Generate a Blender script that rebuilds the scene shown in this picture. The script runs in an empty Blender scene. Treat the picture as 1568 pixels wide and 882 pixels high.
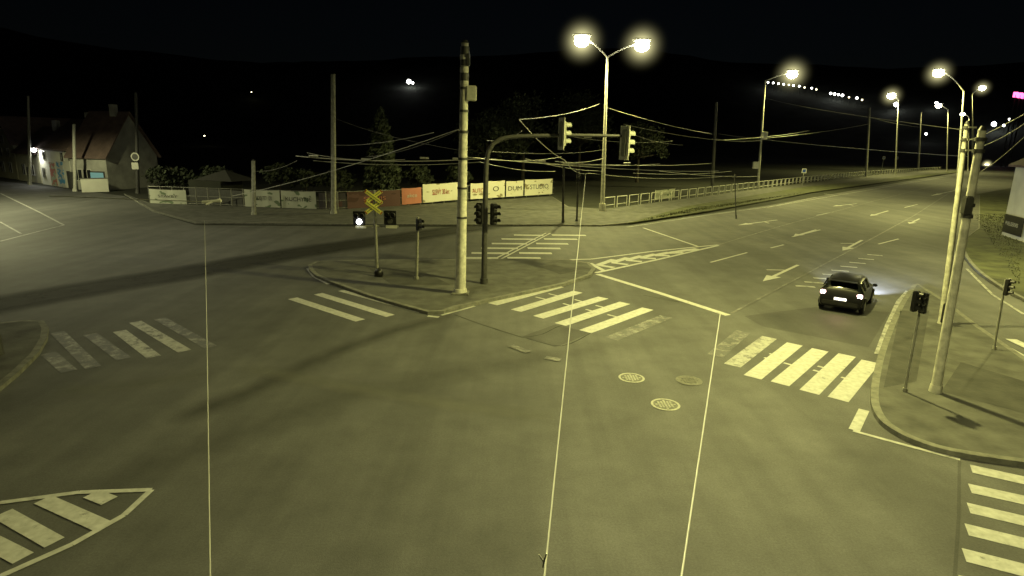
import bpy, bmesh, math, random
from mathutils import Vector, Matrix, noise
random.seed(7)
S=bpy.context.scene
S.view_settings.view_transform='Standard'; S.view_settings.look='None'; S.view_settings.exposure=0
# ---------------------------------------------------------------- camera (CCTV on a 7 m mast)
F=930.0; CH=7.0; PITCH=math.atan(223/F); ROLL=0.022
fw=Vector((0,math.cos(PITCH),-math.sin(PITCH))); r0=Vector((1,0,0)); u0=Vector((0,math.sin(PITCH),math.cos(PITCH)))
cu=u0*math.cos(ROLL)-r0*math.sin(ROLL); cr=r0*math.cos(ROLL)+u0*math.sin(ROLL)
CP=Vector((0,0,CH))
cam=bpy.data.cameras.new('cctv_camera'); co=bpy.data.objects.new('cctv_camera',cam); S.collection.objects.link(co)
cam.sensor_width=36; cam.lens=36*F/1568; cam.clip_end=4000; cam.clip_start=0.05
m=Matrix((( cr.x,cu.x,-fw.x,0),(cr.y,cu.y,-fw.y,0),(cr.z,cu.z,-fw.z,0),(0,0,0,1)))
co.matrix_world=Matrix.Translation(CP)@m
S.camera=co
# survey helpers: ground plan from the calibrated photo
def ray(u,v): return fw*F+cr*(u-784)-cu*(v-441)
def G(u,v,z=0.0):
    d=ray(u,v); return CP+d*((z-CH)/d.z)
def UP(base,u,v):          # point above a footprint, same distance y
    d=ray(u,v); return CP+d*(base.y/d.y)
# ---------------------------------------------------------------- materials
def nt(name):
    M=bpy.data.materials.new(name); M.use_nodes=True; t=M.node_tree; b=t.nodes['Principled BSDF']; return M,t,b
def N(t,k,**kw):
    n=t.nodes.new(k)
    for a,b in kw.items(): setattr(n,a,b)
    return n
def noi(t,vec,scale,det=4,rough=.55):
    n=N(t,'ShaderNodeTexNoise'); n.inputs['Scale'].default_value=scale; n.inputs['Detail'].default_value=det; n.inputs['Roughness'].default_value=rough
    t.links.new(vec,n.inputs['Vector']); return n.outputs['Fac']
def ramp(t,fac,stops):
    r=N(t,'ShaderNodeValToRGB'); e=r.color_ramp.elements
    while len(e)<len(stops): e.new(.5)
    for i,(p,c) in enumerate(stops):
        e[i].position=p; e[i].color=(c,c,c,1) if not isinstance(c,tuple) else (*c,1)
    t.links.new(fac,r.inputs[0]); return r.outputs[0]
def mix(t,a,b,fac,mode='MIX'):
    n=N(t,'ShaderNodeMix',data_type='RGBA',blend_type=mode)
    for s,x in ((n.inputs[6],a),(n.inputs[7],b),(n.inputs[0],fac)):
        if hasattr(x,'links') or hasattr(x,'is_linked'): t.links.new(x,s)
        else: s.default_value=x if isinstance(x,(int,float)) else (*x,1)
    return n.outputs[2]
def math_(t,op,a,b=0.0,c=None):
    n=N(t,'ShaderNodeMath',operation=op)
    for i,x in enumerate((a,b) if c is None else (a,b,c)):
        if isinstance(x,(int,float)): n.inputs[i].default_value=x
        else: t.links.new(x,n.inputs[i])
    return n.outputs[0]
def pos(t): return N(t,'ShaderNodeNewGeometry').outputs['Position']
def simple(name,c,rough=.6,var=.25,scale=3,metal=0,bump=0,spec=.5):
    M,t,b=nt(name); p=pos(t)
    f=noi(t,p,scale,5); lo=tuple(x*(1-var) for x in c); hi=tuple(min(1,x*(1+var)) for x in c)
    t.links.new(ramp(t,f,[(.3,lo),(.7,hi)]),b.inputs['Base Color'])
    b.inputs['Roughness'].default_value=rough; b.inputs['Metallic'].default_value=metal; b.inputs['Specular IOR Level'].default_value=spec
    if bump:
        B=N(t,'ShaderNodeBump'); B.inputs['Strength'].default_value=bump; B.inputs['Distance'].default_value=.02
        t.links.new(noi(t,p,scale*8,3),B.inputs['Height']); t.links.new(B.outputs[0],b.inputs['Normal'])
    return M
def emit(name,c,s):
    M,t,b=nt(name); b.inputs['Base Color'].default_value=(*c,1); b.inputs['Emission Color'].default_value=(*c,1); b.inputs['Emission Strength'].default_value=s
    return M
def asphalt_col(t,p,k=1.0):
    a=ramp(t,noi(t,p,.07,5,.6),[(.3,.070*k),(.5,.102*k),(.72,.144*k)])
    b2=ramp(t,noi(t,p,.9,6,.65),[(.3,.80),(.7,1.13)])
    g=ramp(t,noi(t,p,22,4,.8),[(.3,.76),(.72,1.26)])
    c=mix(t,mix(t,a,b2,1.0,'MULTIPLY'),g,1.0,'MULTIPLY')
    mp=N(t,'ShaderNodeMapping'); mp.inputs['Rotation'].default_value=(0,0,math.radians(-48)); mp.inputs['Scale'].default_value=(.9,.06,1); t.links.new(p,mp.inputs[0])
    st=ramp(t,noi(t,mp.outputs[0],.8,4),[(.4,.84),(.62,1.09)])
    return mix(t,c,st,1.0,'MULTIPLY')
def asphalt(name,k=1.0):
    M,t,b=nt(name); p=pos(t)
    t.links.new(asphalt_col(t,p,k),b.inputs['Base Color']); b.inputs['Roughness'].default_value=.72; b.inputs['Specular IOR Level'].default_value=.4
    B=N(t,'ShaderNodeBump'); B.inputs['Strength'].default_value=.5; B.inputs['Distance'].default_value=.012
    t.links.new(noi(t,p,40,3,.8),B.inputs['Height']); t.links.new(B.outputs[0],b.inputs['Normal']); return M
def paint(name,wear=.45,c=.46,scale=2.2):
    M,t,b=nt(name); p=pos(t)
    n=math_(t,'ADD',math_(t,'MULTIPLY',noi(t,p,scale,7,.75),.75),math_(t,'MULTIPLY',noi(t,p,scale*9,4,.8),.25))
    mask=ramp(t,n,[(wear-.05,0.0),(wear+.06,1.0)])
    wc=ramp(t,noi(t,p,6,4),[(.3,(c*.74,c*.74,c*.70)),(.7,(c*1.1,c*1.1,c*1.06))])
    t.links.new(mix(t,asphalt_col(t,p),wc,mask),b.inputs['Base Color']); b.inputs['Roughness'].default_value=.6; return M
M_asph=asphalt('asphalt'); M_asph2=asphalt('asphalt_darker',.68)
M_paint=paint('road_paint',.365,.50); M_pworn=paint('road_paint_worn',.45,.40); M_pvworn=paint('road_paint_very_worn',.54,.28)
M_pave=simple('pavement_slabs',(.085,.085,.078),.85,.4,1.2,bump=.4); M_pave2=simple('pavement_repair',(.055,.055,.05),.9,.3,1.5,bump=.4)
M_kerb=simple('kerb_stone',(.16,.16,.14),.8,.35,4)
M_grass=simple('grass',(.06,.065,.03),.9,.6,.8,bump=.8)
M_terr=simple('terrain_dark',(.022,.024,.016),.95,.4,.3)
M_hill=simple('hill_forest',(.03,.035,.03),1,.6,.04)
M_conc=simple('concrete_pole',(.38,.38,.31),.8,.3,4)
M_conc2=simple('concrete_pole_light',(.55,.54,.46),.8,.3,4)
M_steel=simple('galvanised_steel',(.30,.30,.26),.5,.2,8,metal=.3)
M_dark=simple('dark_steel',(.06,.06,.056),.5,.3,6)
M_black=simple('black_plastic',(.012,.012,.012),.4,.3,6)
M_white=simple('white_painted',(.54,.54,.47),.5,.15,5)
M_wire=simple('wire_metal',(.60,.60,.52),.4,.1,5,metal=.1)
M_yel=simple('yellow_sign',(.82,.80,.18),.5,.12,9)
M_red=simple('red_paint',(.35,.05,.02),.5,.2,5)
LC=(1.0,.94,.30)
M_lamp=emit('lamp_lens',(1,.97,.68),60)
# ---------------------------------------------------------------- mesh builder
class MB:
    def __init__(s): s.v=[];s.f=[];s.m=[];s.mats=[]
    def mi(s,M):
        if M not in s.mats: s.mats.append(M)
        return s.mats.index(M)
    def add(s,vs,fs,M):
        o=len(s.v); s.v+= [Vector(x) for x in vs]; k=s.mi(M)
        for f in fs: s.f.append([o+i for i in f]); s.m.append(k)
    def tube(s,pts,rad,M,n=10,cap=True):
        pts=[Vector(p) for p in pts]; 
        if not isinstance(rad,(list,tuple)): rad=[rad]*len(pts)
        vs=[];fs=[]
        d0=(pts[-1]-pts[0]).normalized(); ref=Vector((1,0,0)) if abs(d0.x)<.8 else Vector((0,1,0))
        if abs(d0.z)<.4: ref=Vector((0,0,1))
        for i,p in enumerate(pts):
            a=pts[max(0,i-1)]; b=pts[min(len(pts)-1,i+1)]; d=(b-a).normalized()
            x=d.cross(ref).normalized(); y=d.cross(x)
            for k in range(n):
                t=2*math.pi*k/n; vs.append(p+(x*math.cos(t)+y*math.sin(t))*rad[i])
        for i in range(len(pts)-1):
            for k in range(n): fs.append([i*n+k,i*n+(k+1)%n,(i+1)*n+(k+1)%n,(i+1)*n+k])
        if cap: fs.append(list(range(n))[::-1]); fs.append([(len(pts)-1)*n+k for k in range(n)])
        s.add(vs,fs,M)
    def box(s,c,size,M,rot=None,bev=0.0):
        bm=bmesh.new(); bmesh.ops.create_cube(bm,size=1)
        for v in bm.verts: v.co=Vector((v.co.x*size[0],v.co.y*size[1],v.co.z*size[2]))
        if bev: bmesh.ops.bevel(bm,geom=bm.edges[:],offset=bev,segments=2,affect='EDGES')
        R=rot if rot is not None else Matrix.Identity(3)
        bm.verts.index_update()
        s.add([R@v.co+Vector(c) for v in bm.verts],[[v.index for v in f.verts] for f in bm.faces],M); bm.free()
    def ball(s,c,r,M,sub=2,sc=(1,1,1)):
        bm=bmesh.new(); bmesh.ops.create_icosphere(bm,subdivisions=sub,radius=r); bm.verts.index_update()
        s.add([Vector((v.co.x*sc[0],v.co.y*sc[1],v.co.z*sc[2]))+Vector(c) for v in bm.verts],[[v.index for v in f.verts] for f in bm.faces],M); bm.free()
    def flat(s,pts,z,M):
        s.add([(p[0],p[1],z) for p in pts],[list(range(len(pts)))],M)
    def stripe(s,a,b,w,z,M):
        a=Vector((a.x,a.y,0)); b=Vector((b.x,b.y,0)); d=(b-a).normalized(); n=Vector((-d.y,d.x,0))*w/2
        s.flat([a-n,b-n,b+n,a+n],z,M)
    def build(s,name,origin=None,parent=None,smooth=False,tri=False):
        o=Vector(origin) if origin is not None else Vector((0,0,0))
        me=bpy.data.meshes.new(name); me.from_pydata([v-o for v in s.v],[],s.f)
        for M in s.mats: me.materials.append(M)
        for p,k in zip(me.polygons,s.m): p.material_index=k; p.use_smooth=smooth
        me.update()
        bm=bmesh.new(); bm.from_mesh(me)
        if tri: bmesh.ops.triangulate(bm,faces=[f for f in bm.faces if len(f.verts)>4])
        bm.to_mesh(me); bm.free()
        if smooth:
            try: me.set_sharp_from_angle(angle=math.radians(40))
            except Exception: pass
        ob=bpy.data.objects.new(name,me); S.collection.objects.link(ob)
        if parent: ob.parent=parent; ob.location=o-parent.location
        else: ob.location=o
        return ob
def P(*uv): return [G(u,v) for u,v in uv]
def sheet(name,pts,z,M,skirt=0.0,kerb=None,kw=.16):
    mb=MB(); pts=[Vector((p.x,p.y,0)) for p in pts]
    ar=sum(pts[i].x*pts[(i+1)%len(pts)].y-pts[(i+1)%len(pts)].x*pts[i].y for i in range(len(pts)))
    if ar<0: pts=pts[::-1]
    mb.flat(pts,z,M)
    if skirt:
        n=len(pts); mb.add([(p.x,p.y,z) for p in pts]+[(p.x,p.y,z-skirt) for p in pts],[[i,i+n,(i+1)%n+n,(i+1)%n] for i in range(n)],kerb or M)
    if kerb:
        n=len(pts); inn=[]
        for i in range(n):
            a=(pts[i]-pts[i-1]).normalized(); b=(pts[(i+1)%n]-pts[i]).normalized(); d=(a+b).normalized(); nn=Vector((-d.y,d.x,0))
            inn.append(pts[i]+nn*kw)
        mb.add([(p.x,p.y,z+.004) for p in pts]+[(p.x,p.y,z+.004) for p in inn],[[i,(i+1)%n,(i+1)%n+n,i+n] for i in range(n)],kerb)
    return mb.build(name,tri=True)
def smooth_px(pts,k=3):
    out=[];n=len(pts)
    for i in range(n-1):
        p0=pts[max(i-1,0)];p1=pts[i];p2=pts[i+1];p3=pts[min(i+2,n-1)]
        for j in range(k):
            t=j/k
            out.append(tuple(.5*((2*p1[a])+(-p0[a]+p2[a])*t+(2*p0[a]-5*p1[a]+4*p2[a]-p3[a])*t*t+(-p0[a]+3*p1[a]-3*p2[a]+p3[a])*t**3) for a in (0,1)))
    out.append(pts[-1]); return out
# ---------------------------------------------------------------- ground, road, hill
mb=MB(); mb.flat([(-1500,-300),(1500,-300),(1500,1500),(-1500,1500)],-.03,M_terr); mb.build('ground')
W=lambda x,y:Vector((x,y,0))
far=P((1520,252),(1500,254),(1460,266),(1320,289),(1180,314),(1060,331),(958,346),(880,346),(700,348),(540,347),(300,345),(250,330),(190,300),(100,289),(0,277))
road=[W(-90,-20),W(90,-20),W(120,40),G(1568,330)+W(30,0)*1,G(1568,262)+W(10,0)]+far+[W(-150,80)]
road=[W(p.x,p.y) for p in road]
sheet('road',road,0,M_asph)
def hz(x,y):
    r=math.hypot(x,y); a=math.atan2(x,y)
    t=max(0,min(1,(r-430)/330)); t=t*t*(3-2*t)
    return t*(100+14*math.sin(a*6+1)+10*noise.noise(Vector((x*.006,y*.006,0))))-.5
mb=MB(); NA,NR=90,24
for i in range(NR+1):
    r=410+i*26
    for j in range(NA+1):
        a=math.radians(-75+150*j/NA); x=r*math.sin(a); y=r*math.cos(a)
        mb.v.append(Vector((x,y,hz(x,y)+ (3*noise.noise(Vector((x*.03,y*.03,2))) if i>2 else 0))))
k=mb.mi(M_hill)
for i in range(NR):
    for j in range(NA):
        q=i*(NA+1)+j; mb.f.append([q,q+1,q+NA+2,q+NA+1]); mb.m.append(k)
mb.build('hill',smooth=True)
# pavements & islands
isl=[(472,409),(474,417),(483,425),(503,434),(560,455),(610,470),(655,482),(680,481),(700,474),(745,464),(810,450),(868,437),(905,424),(912,414),(903,406),(870,400),(800,399),(700,400),(600,401),(520,402),(485,403)]
sheet('traffic_island',P(*isl),.13,M_pave,.13,M_kerb,.22)
sheet('traffic_island',P((-60,500),(0,499),(40,495),(68,496),(75,506),(73,522),(60,545),(30,575),(0,600),(-60,640)),.13,M_pave,.13,M_kerb,.2)
cor=smooth_px([(1396,440),(1372,478),(1350,530),(1338,570),(1332,610),(1337,635),(1352,655),(1385,675),(1430,692),(1480,703),(1568,716),(1700,735)])
cor2=[(1700,655),(1568,552),(1500,505),(1450,466),(1420,447),(1405,438)]
sheet('pavement',P(*(cor+cor2)),.13,M_pave,.13,M_kerb,.2)
sheet('pavement_patch',P((1378,480),(1422,480),(1402,590),(1352,600)),.134,M_pave2)
sheet('pavement_patch',P((1470,560),(1568,590),(1568,640),(1440,606)),.134,M_pave2)
sheet('pavement_patch',P((560,412),(640,415),(690,440),(600,440)),.134,M_pave2)
sheet('pavement_patch',P((826,412),(848,409),(885,418),(858,424)),.134,M_pave2)
fs=[(300,343),(540,345),(700,346),(860,346),(920,347),(962,343),(1080,324),(1190,303),(1235,295),(1470,262),(1470,259),(1400,262),(1225,282),(1080,302),(925,322),(870,318),(845,302),(615,317),(510,323),(230,313),(190,298),(235,325)]
sheet('pavement',P(*fs),.13,M_pave,.13,M_kerb,.2)
sheet('grass_verge',P((962,344),(1080,326),(1190,306),(1240,296),(1470,264),(1470,261.5),(1330,277),(1235,287),(1150,301),(1050,318)),.16,M_grass,.1)
rb=smooth_px([(1484,300),(1474,340),(1470,375),(1484,405),(1515,432),(1568,462),(1700,520)])
rb_w=[W(p.x,p.y) for p in P(*rb)]
sheet('grass_verge',rb_w+[W(60,34),W(90,60),G(1568,285)],.13,M_grass,.13,M_kerb,.2)
sheet('pavement',P((1484,300),(1474,340),(1472,372),(1500,352),(1500,300)),.15,M_pave,.1,M_kerb,.12)
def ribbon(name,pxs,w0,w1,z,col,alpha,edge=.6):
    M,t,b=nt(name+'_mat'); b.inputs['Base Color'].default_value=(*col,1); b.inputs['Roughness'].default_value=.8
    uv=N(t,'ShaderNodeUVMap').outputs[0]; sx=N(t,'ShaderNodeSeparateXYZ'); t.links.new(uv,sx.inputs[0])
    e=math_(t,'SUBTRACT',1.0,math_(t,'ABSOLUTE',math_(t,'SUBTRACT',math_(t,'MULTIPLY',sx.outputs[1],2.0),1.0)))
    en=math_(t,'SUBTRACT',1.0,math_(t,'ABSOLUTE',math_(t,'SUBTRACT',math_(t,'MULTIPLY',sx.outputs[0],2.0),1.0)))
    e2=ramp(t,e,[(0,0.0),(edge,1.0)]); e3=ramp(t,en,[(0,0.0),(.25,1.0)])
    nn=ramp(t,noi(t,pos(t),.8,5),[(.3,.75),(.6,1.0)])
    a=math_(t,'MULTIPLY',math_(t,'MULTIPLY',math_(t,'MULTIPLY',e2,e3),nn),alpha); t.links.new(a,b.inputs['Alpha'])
    pts=P(*smooth_px(pxs,6)); n=len(pts); vs=[];fs=[]
    for i,p in enumerate(pts):
        d=(pts[min(i+1,n-1)]-pts[max(i-1,0)]).normalized(); nn_=Vector((-d.y,d.x,0)); w=w0+(w1-w0)*i/(n-1)
        vs+=[(p.x-nn_.x*w/2,p.y-nn_.y*w/2,z),(p.x+nn_.x*w/2,p.y+nn_.y*w/2,z)]
        if i<n-1: fs.append([2*i,2*i+2,2*i+3,2*i+1])
    me=bpy.data.meshes.new(name); me.from_pydata(vs,[],fs); uvl=me.uv_layers.new()
    for poly in me.polygons:
        for li,vi in zip(poly.loop_indices,poly.vertices): uvl.data[li].uv=((vi//2)/(n-1),vi%2)
    me.materials.append(M); o=bpy.data.objects.new(name,me); S.collection.objects.link(o)
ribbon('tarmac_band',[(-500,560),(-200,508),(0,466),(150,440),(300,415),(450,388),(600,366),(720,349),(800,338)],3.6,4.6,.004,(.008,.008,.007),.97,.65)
ribbon('tyre_stain',[(250,650),(380,600),(500,545),(600,508),(700,480)],1.2,1.2,.004,(.04,.04,.035),.4,.9)
ribbon('tyre_stain',[(60,780),(300,690),(520,610),(760,560),(1000,520)],1.6,2.0,.0045,(.05,.05,.045),.2,.9)
ribbon('pale_road_streak',[(360,560),(520,590),(700,622),(860,640)],1.0,1.0,.005,(.17,.17,.15),.35,.95)  # lighter streak over the asphalt, faded towards its edges
ribbon('pale_road_streak',[(80,600),(200,590),(330,570)],1.2,1.2,.005,(.17,.17,.15),.25,.95)
for q in [[(800,515),(850,497),(905,510),(850,532)],[(1140,484),(1168,500),(1330,532),(1362,478),(1250,470)]]:
    sheet('asphalt_patch',P(*q),.003,M_asph2)
mb=MB()
for c_ in [[(800,517),(830,512),(858,499),(905,488)],[(696,482),(740,498),(800,517)],[(1010,455),(1040,463),(985,452)],[(905,510),(860,530),(806,518)],[(1212,370),(1150,355),(1090,345)]]:
    pts=P(*smooth_px(c_,4))
    for i in range(len(pts)-1): mb.stripe(pts[i],pts[i+1],.03+.02*random.random(),.0062+.0004*(i%2),M_terr)
mb.build('asphalt_cracks')
# ---------------------------------------------------------------- markings
ZP=.009
def zebra(lst,w,M,extra=()):
    mb=MB()
    for i,a in enumerate(lst):
        MM=a[4] if len(a)>4 else M
        mb.stripe(G(a[0],a[1]),G(a[2],a[3]),w,ZP,MM)
    for i,a in enumerate(extra): mb.stripe(G(a[0],a[1]),G(a[2],a[3]),a[4],ZP+.003+.0003*i,M)
    return mb.build('zebra_crossing')
z1=[]
for v,l0,l1,a,b in [(360,787,832,845,897),(366,768,820,833,884),(373,753,807,821,870),(380,737,793,808,858),(387.5,722,779,795,845),(395,704,763,777,828)]:
    z1+= [(l0,v,l1,v+.6),(a,v,b,v+.6)]
zebra(z1,.62,M_paint,[(755,398,836,357,.14),(765,398,843,357,.14)])
zebra([(754,466,857,438.5),(790,476,885,447),(824,486,924,456,M_paint),(858,497,957,464),(896,508,992,473),(936,519,1020,485,M_pvworn)],.56,M_paint,
  [(820,455,845,461,.12),(862,465,880,470,.12),(897,474,915,479,.12),(930,482,950,487,.12),(840,450,860,455,.12),(880,459,897,464,.12),(912,468,932,473,.12)])
zebra([(1095,545,1138,508,M_pvworn),(1121,560,1178,517,M_pworn),(1152,578,1217,527),(1194,588,1256,536),(1239,601,1297,544),(1283,612,1333,554)],.55,M_paint,
  [(1170,548,1186,553,.12),(1200,556,1222,562,.12),(1245,567,1262,572,.12),(1288,578,1305,583,.12),(1178,542,1194,546,.12),(1252,561,1270,566,.12)])
zebra([(448,457,552,491),(487,450,598,484)],.45,M_paint)
zebra([(88,509,143,563,M_pvworn),(74,541,106,569,M_pvworn),(183,507,236,547),(207,493,283,538),(245,488,323,532,M_pvworn),(138,512,190,550,M_pvworn)],.42,M_pworn)
zebra([(1487,718,1640,752),(1485,748,1640,782),(1483,778,1640,815),(1480,811,1640,850),(1476,850,1640,892),(1472,893,1640,935)],.42,M_paint)
mb=MB(); cnt=[0]
def zz(): cnt[0]+=1; return ZP+.00012*cnt[0]
def L(M,w,*uv):
    for i in range(len(uv)-1): mb.stripe(G(*uv[i]),G(*uv[i+1]),w,zz(),M)
L(M_paint,.32,(522,445),(645,478)); L(M_paint,.14,(676,483),(727,469)); L(M_paint,.13,(515,401),(600,400),(690,399))
L(M_paint,.3,(473,411),(483,424),(505,435)); L(M_paint,.18,(655,484),(672,486))
L(M_paint,.34,(915,420),(1010,449),(1115,483)); L(M_paint,.22,(985,349),(1070,378))
L(M_paint,.26,(1308,659),(1323,628)); L(M_paint,.12,(1306,660),(1390,683),(1470,704))
L(M_pworn,.3,(1346,543),(1362,498),(1378,462),(1392,446))
L(M_paint,.22,(812,399),(905,397),(1000,385),(1100,375)); L(M_paint,.25,(912,418),(1010,397),(1100,376)); L(M_paint,.3,(838,400),(903,403),(925,415))
for i in range(7):
    t=i/7; u=918+150*t; v0=399-19*t; v1=415-32*t
    L(M_paint,.42*(1+.3*t),(u+22,v0-1.5),(u-2,(v0+v1)/2-1)); L(M_paint,.42*(1+.3*t),(u-2,(v0+v1)/2-1),(u+22,v1-5))
for a in [(1088,402,1144,387),(1213,363,1256,352),(1345,374,1376,366),(1250,330,1275,325),(1385,318,1405,313),(1180,380,1200,375)]:
    L(M_paint,.16,a[:2],a[2:])
L(M_pvworn,.14,(1100,375),(1200,345),(1330,310),(1460,277))
L(M_pworn,.16,(960,348),(1080,330),(1190,315),(1330,291),(1460,269))
L(M_pvworn,.12,(1120,480),(1290,390),(1400,330),(1470,285))
def arrow(a,b,hook=1,M=M_paint):
    A=G(*a);B=G(*b);A.z=B.z=0; d=(B-A); l=d.length; d.normalize(); n=Vector((-d.y,d.x,0))
    mb.stripe(A,A+d*l*.72,.2,zz(),M)
    c=A+d*l*.72
    mb.flat([c-n*.4,c+d*l*.28,c+n*.4],zz(),M)
    if hook:
        q=A+d*l*.35; e=q+(d*.8+n*hook*.9); mb.stripe(q,e,.18,zz(),M)
for a,b,h in [((1190,337),(1130,345),1),((1222,406),(1168,431),-1),((1312,312),(1275,316),1),((1320,368),(1290,384),-1),((1408,335),(1392,343),-1),((1360,323),(1332,331),0),((1470,290),(1425,300),1),((1250,352),(1215,362),0)]: arrow(a,b,h)
for i in range(9):
    t=i/8; u=1226+110*t; v=438-48*t
    L(M_pworn,.32,(u-8,v),(u+22*(1-.3*t),v+2))
L(M_paint,.13,(-60,782),(0,771),(120,755),(232,751)); L(M_paint,.13,(232,751),(190,790),(110,835),(0,884),(-60,905))
for a in [(66,766,160,808),(4,787,84,832),(140,757,168,768),(-50,812,36,856)]:
    L(M_paint,.32,a[:2],a[2:])
L(M_pworn,.16,(0,296),(60,325),(98,345)); L(M_pworn,.16,(98,345),(50,357),(0,370)); L(M_pworn,.14,(0,340),(32,358)); L(M_pvworn,.14,(300,346.5),(420,348),(550,348))
L(M_pvworn,.3,(782,530),(810,540)); L(M_pvworn,.3,(835,548),(858,552))
L(M_paint,.4,(1524,524),(1568,549)); L(M_paint,.4,(1548,520),(1600,545)); L(M_pworn,.3,(1470,487),(1498,504))
L(M_pworn,.14,(1480,412),(1520,452),(1568,482))
L(M_pworn,.14,(1175,318),(1250,302)); L(M_pworn,.3,(1262,297),(1282,300))
mb.build('road_markings')
mb=MB()
for a in [((1469,705),(1468,790),(1462,884)),]:
    for i in range(len(a)-1): mb.stripe(G(*a[i]),G(*a[i+1]),.06,.006,M_asph2)
mb.build('road_joint')
M_mh=simple('cast_iron_ring',(.40,.40,.35),.6,.3,12); M_mi=simple('cast_iron_cover',(.13,.13,.11),.6,.4,14)
def manhole(u,v,Mr,r=.4):
    c=G(u,v); mb=MB(); n=32
    def ring(r0_,r1,z,M):
        vs=[(c.x+math.cos(2*math.pi*i/n)*r0_,c.y+math.sin(2*math.pi*i/n)*r0_,z) for i in range(n)]+[(c.x+math.cos(2*math.pi*i/n)*r1,c.y+math.sin(2*math.pi*i/n)*r1,z) for i in range(n)]
        mb.add(vs,[[i,(i+1)%n,(i+1)%n+n,i+n] for i in range(n)],M)
    mb.add([(c.x+math.cos(2*math.pi*i/n)*r,c.y+math.sin(2*math.pi*i/n)*r,.010) for i in range(n)],[list(range(n))],M_mi)
    ring(r*1.0,r*.84,.016,Mr)
    for i in range(-3,4):
        for j in range(-3,4):
            if i*i+j*j<9.5: mb.box((c.x+i*r*.21,c.y+j*r*.21,.014),(r*.14,r*.14,.012),Mr)
    mb.build('manhole_cover',origin=c)
manhole(967,579,M_mh); manhole(1019,620,M_mh); manhole(1055,583,M_mi)
# ---------------------------------------------------------------- lamps
def halo(parent,c,r,k):  # self-emitting sphere that imitates the glow around a lamp; nothing scatters light
    M=bpy.data.materials.new('lamp_glow_volume'); M.use_nodes=True; t=M.node_tree; t.nodes.clear()
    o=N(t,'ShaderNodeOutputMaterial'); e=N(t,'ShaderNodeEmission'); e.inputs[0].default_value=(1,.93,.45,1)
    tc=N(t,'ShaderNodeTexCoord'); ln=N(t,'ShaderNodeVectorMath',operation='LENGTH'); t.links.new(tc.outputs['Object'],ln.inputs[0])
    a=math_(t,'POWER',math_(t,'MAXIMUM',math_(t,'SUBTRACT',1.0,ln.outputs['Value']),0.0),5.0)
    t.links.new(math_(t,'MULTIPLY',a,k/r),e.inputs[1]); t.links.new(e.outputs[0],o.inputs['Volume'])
    b=MB(); b.ball((0,0,0),1.0,M,2); h=b.build('lamp_glow',parent=None); h.parent=parent; h.location=Vector(c)-parent.location; h.scale=(r,r,r)
def spot(parent,c,P_,col=LC,size=165,soft=.25,aim=None,blend=.7):
    l=bpy.data.lights.new('lamp_light','SPOT'); l.energy=P_; l.color=col; l.spot_size=math.radians(size); l.spot_blend=blend; l.shadow_soft_size=soft
    o=bpy.data.objects.new('lamp_light',l); S.collection.objects.link(o); o.parent=parent; o.location=Vector(c)-parent.location
    if aim is not None: o.rotation_euler=(Vector(aim)-Vector(c)).to_track_quat('-Z','Y').to_euler()
def lum(mb,c,d,s=1.0,M=M_lamp):
    d=Vector((d.x,d.y,0)).normalized(); R=Matrix((( d.x,-d.y,0),(d.y,d.x,0),(0,0,1)))
    mb.box(c+Vector((0,0,.24*s)),(.8*s,.40*s,.12*s),M_steel,R,.05*s)
    mb.ball(c,.30*s,M,2,(1.1,1,.85))
def lamp_post(name,base,heads,top,rb=.16,rt=.07,power=9000,hk=6,hr=2.4,s=1.0,M=M_conc,col=LC,blend=.7):
    mb=MB(); mb.tube([base,base+(top-base)*.5,top],[rb,(rb+rt)/2,rt],M,12)
    mb.tube([base,base+Vector((0,0,.9))],[rb*1.5,rb*1.5],M,12)
    for h in heads:
        pts=[]
        for i in range(9):
            t=i/8
            x=top.x+(h.x-top.x)*t; y=top.y+(h.y-top.y)*t; z=top.z+(h.z+.15-top.z)*math.sin(t*math.pi/2)
            pts.append(Vector((x,y,z)))
        mb.tube(pts,[rt*.8]*9,M,8); lum(mb,h,h-top,s)
    ob=mb.build(name,origin=base,smooth=True)
    for h in heads:
        if power: spot(ob,h-Vector((0,0,.4*s)),power,col,blend=blend)
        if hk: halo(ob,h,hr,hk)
    return ob
b=G(922,325); lamp_post('street_or_added_lamp',b,[UP(b,891,63),UP(b,983,70)],UP(b,930,88),.24,.1,14000,5,3.2,2.3,M_conc2)
b=G(1160,290); lamp_post('street_or_added_lamp',b,[UP(b,1213,114)],UP(b,1172,124),.22,.12,28000,4,4.2,2.6)
b=G(1463,322); lamp_post('street_or_added_lamp',b,[UP(b,1437,112)],UP(b,1476,140),.16,.09,21000,4.2,2.4,1.8)
b=G(1371,268); lamp_post('street_or_added_lamp',b,[UP(b,1365,147)],UP(b,1376,153),.22,.14,26000,3.6,4.6,3.4)
b=G(1450,263); lamp_post('street_or_added_lamp',b,[UP(b,1437,162)],UP(b,1452,168),.22,.14,26000,0,4.2,3.0)
b=G(1490,278); lamp_post('street_or_added_lamp',b,[UP(b,1504,135)],UP(b,1488,145),.18,.12,18000,3,3.0,2.2)
b=G(1482,262); lamp_post('street_or_added_lamp',b,[UP(b,1474,175)],UP(b,1484,180),.2,.14,12000,0,4.4,2.4)
def hung(c,pw,col=LC):
    mb=MB(); lum(mb,c,Vector((1,0,0)),1.0); mb.tube([c+Vector((0,0,.2)),c+Vector((0,0,.7))],.03,M_dark,6)
    mb.tube([c+Vector((-30,2,1.6)),c+Vector((-12,.8,.95)),c+Vector((0,0,.7)),c+Vector((12,-.8,.95)),c+Vector((30,-2,1.6))],.01,M_dark,6)
    ob=mb.build('unseen_street_lamp',origin=c,smooth=True); spot(ob,c-Vector((0,0,.4)),pw,col)
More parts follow.
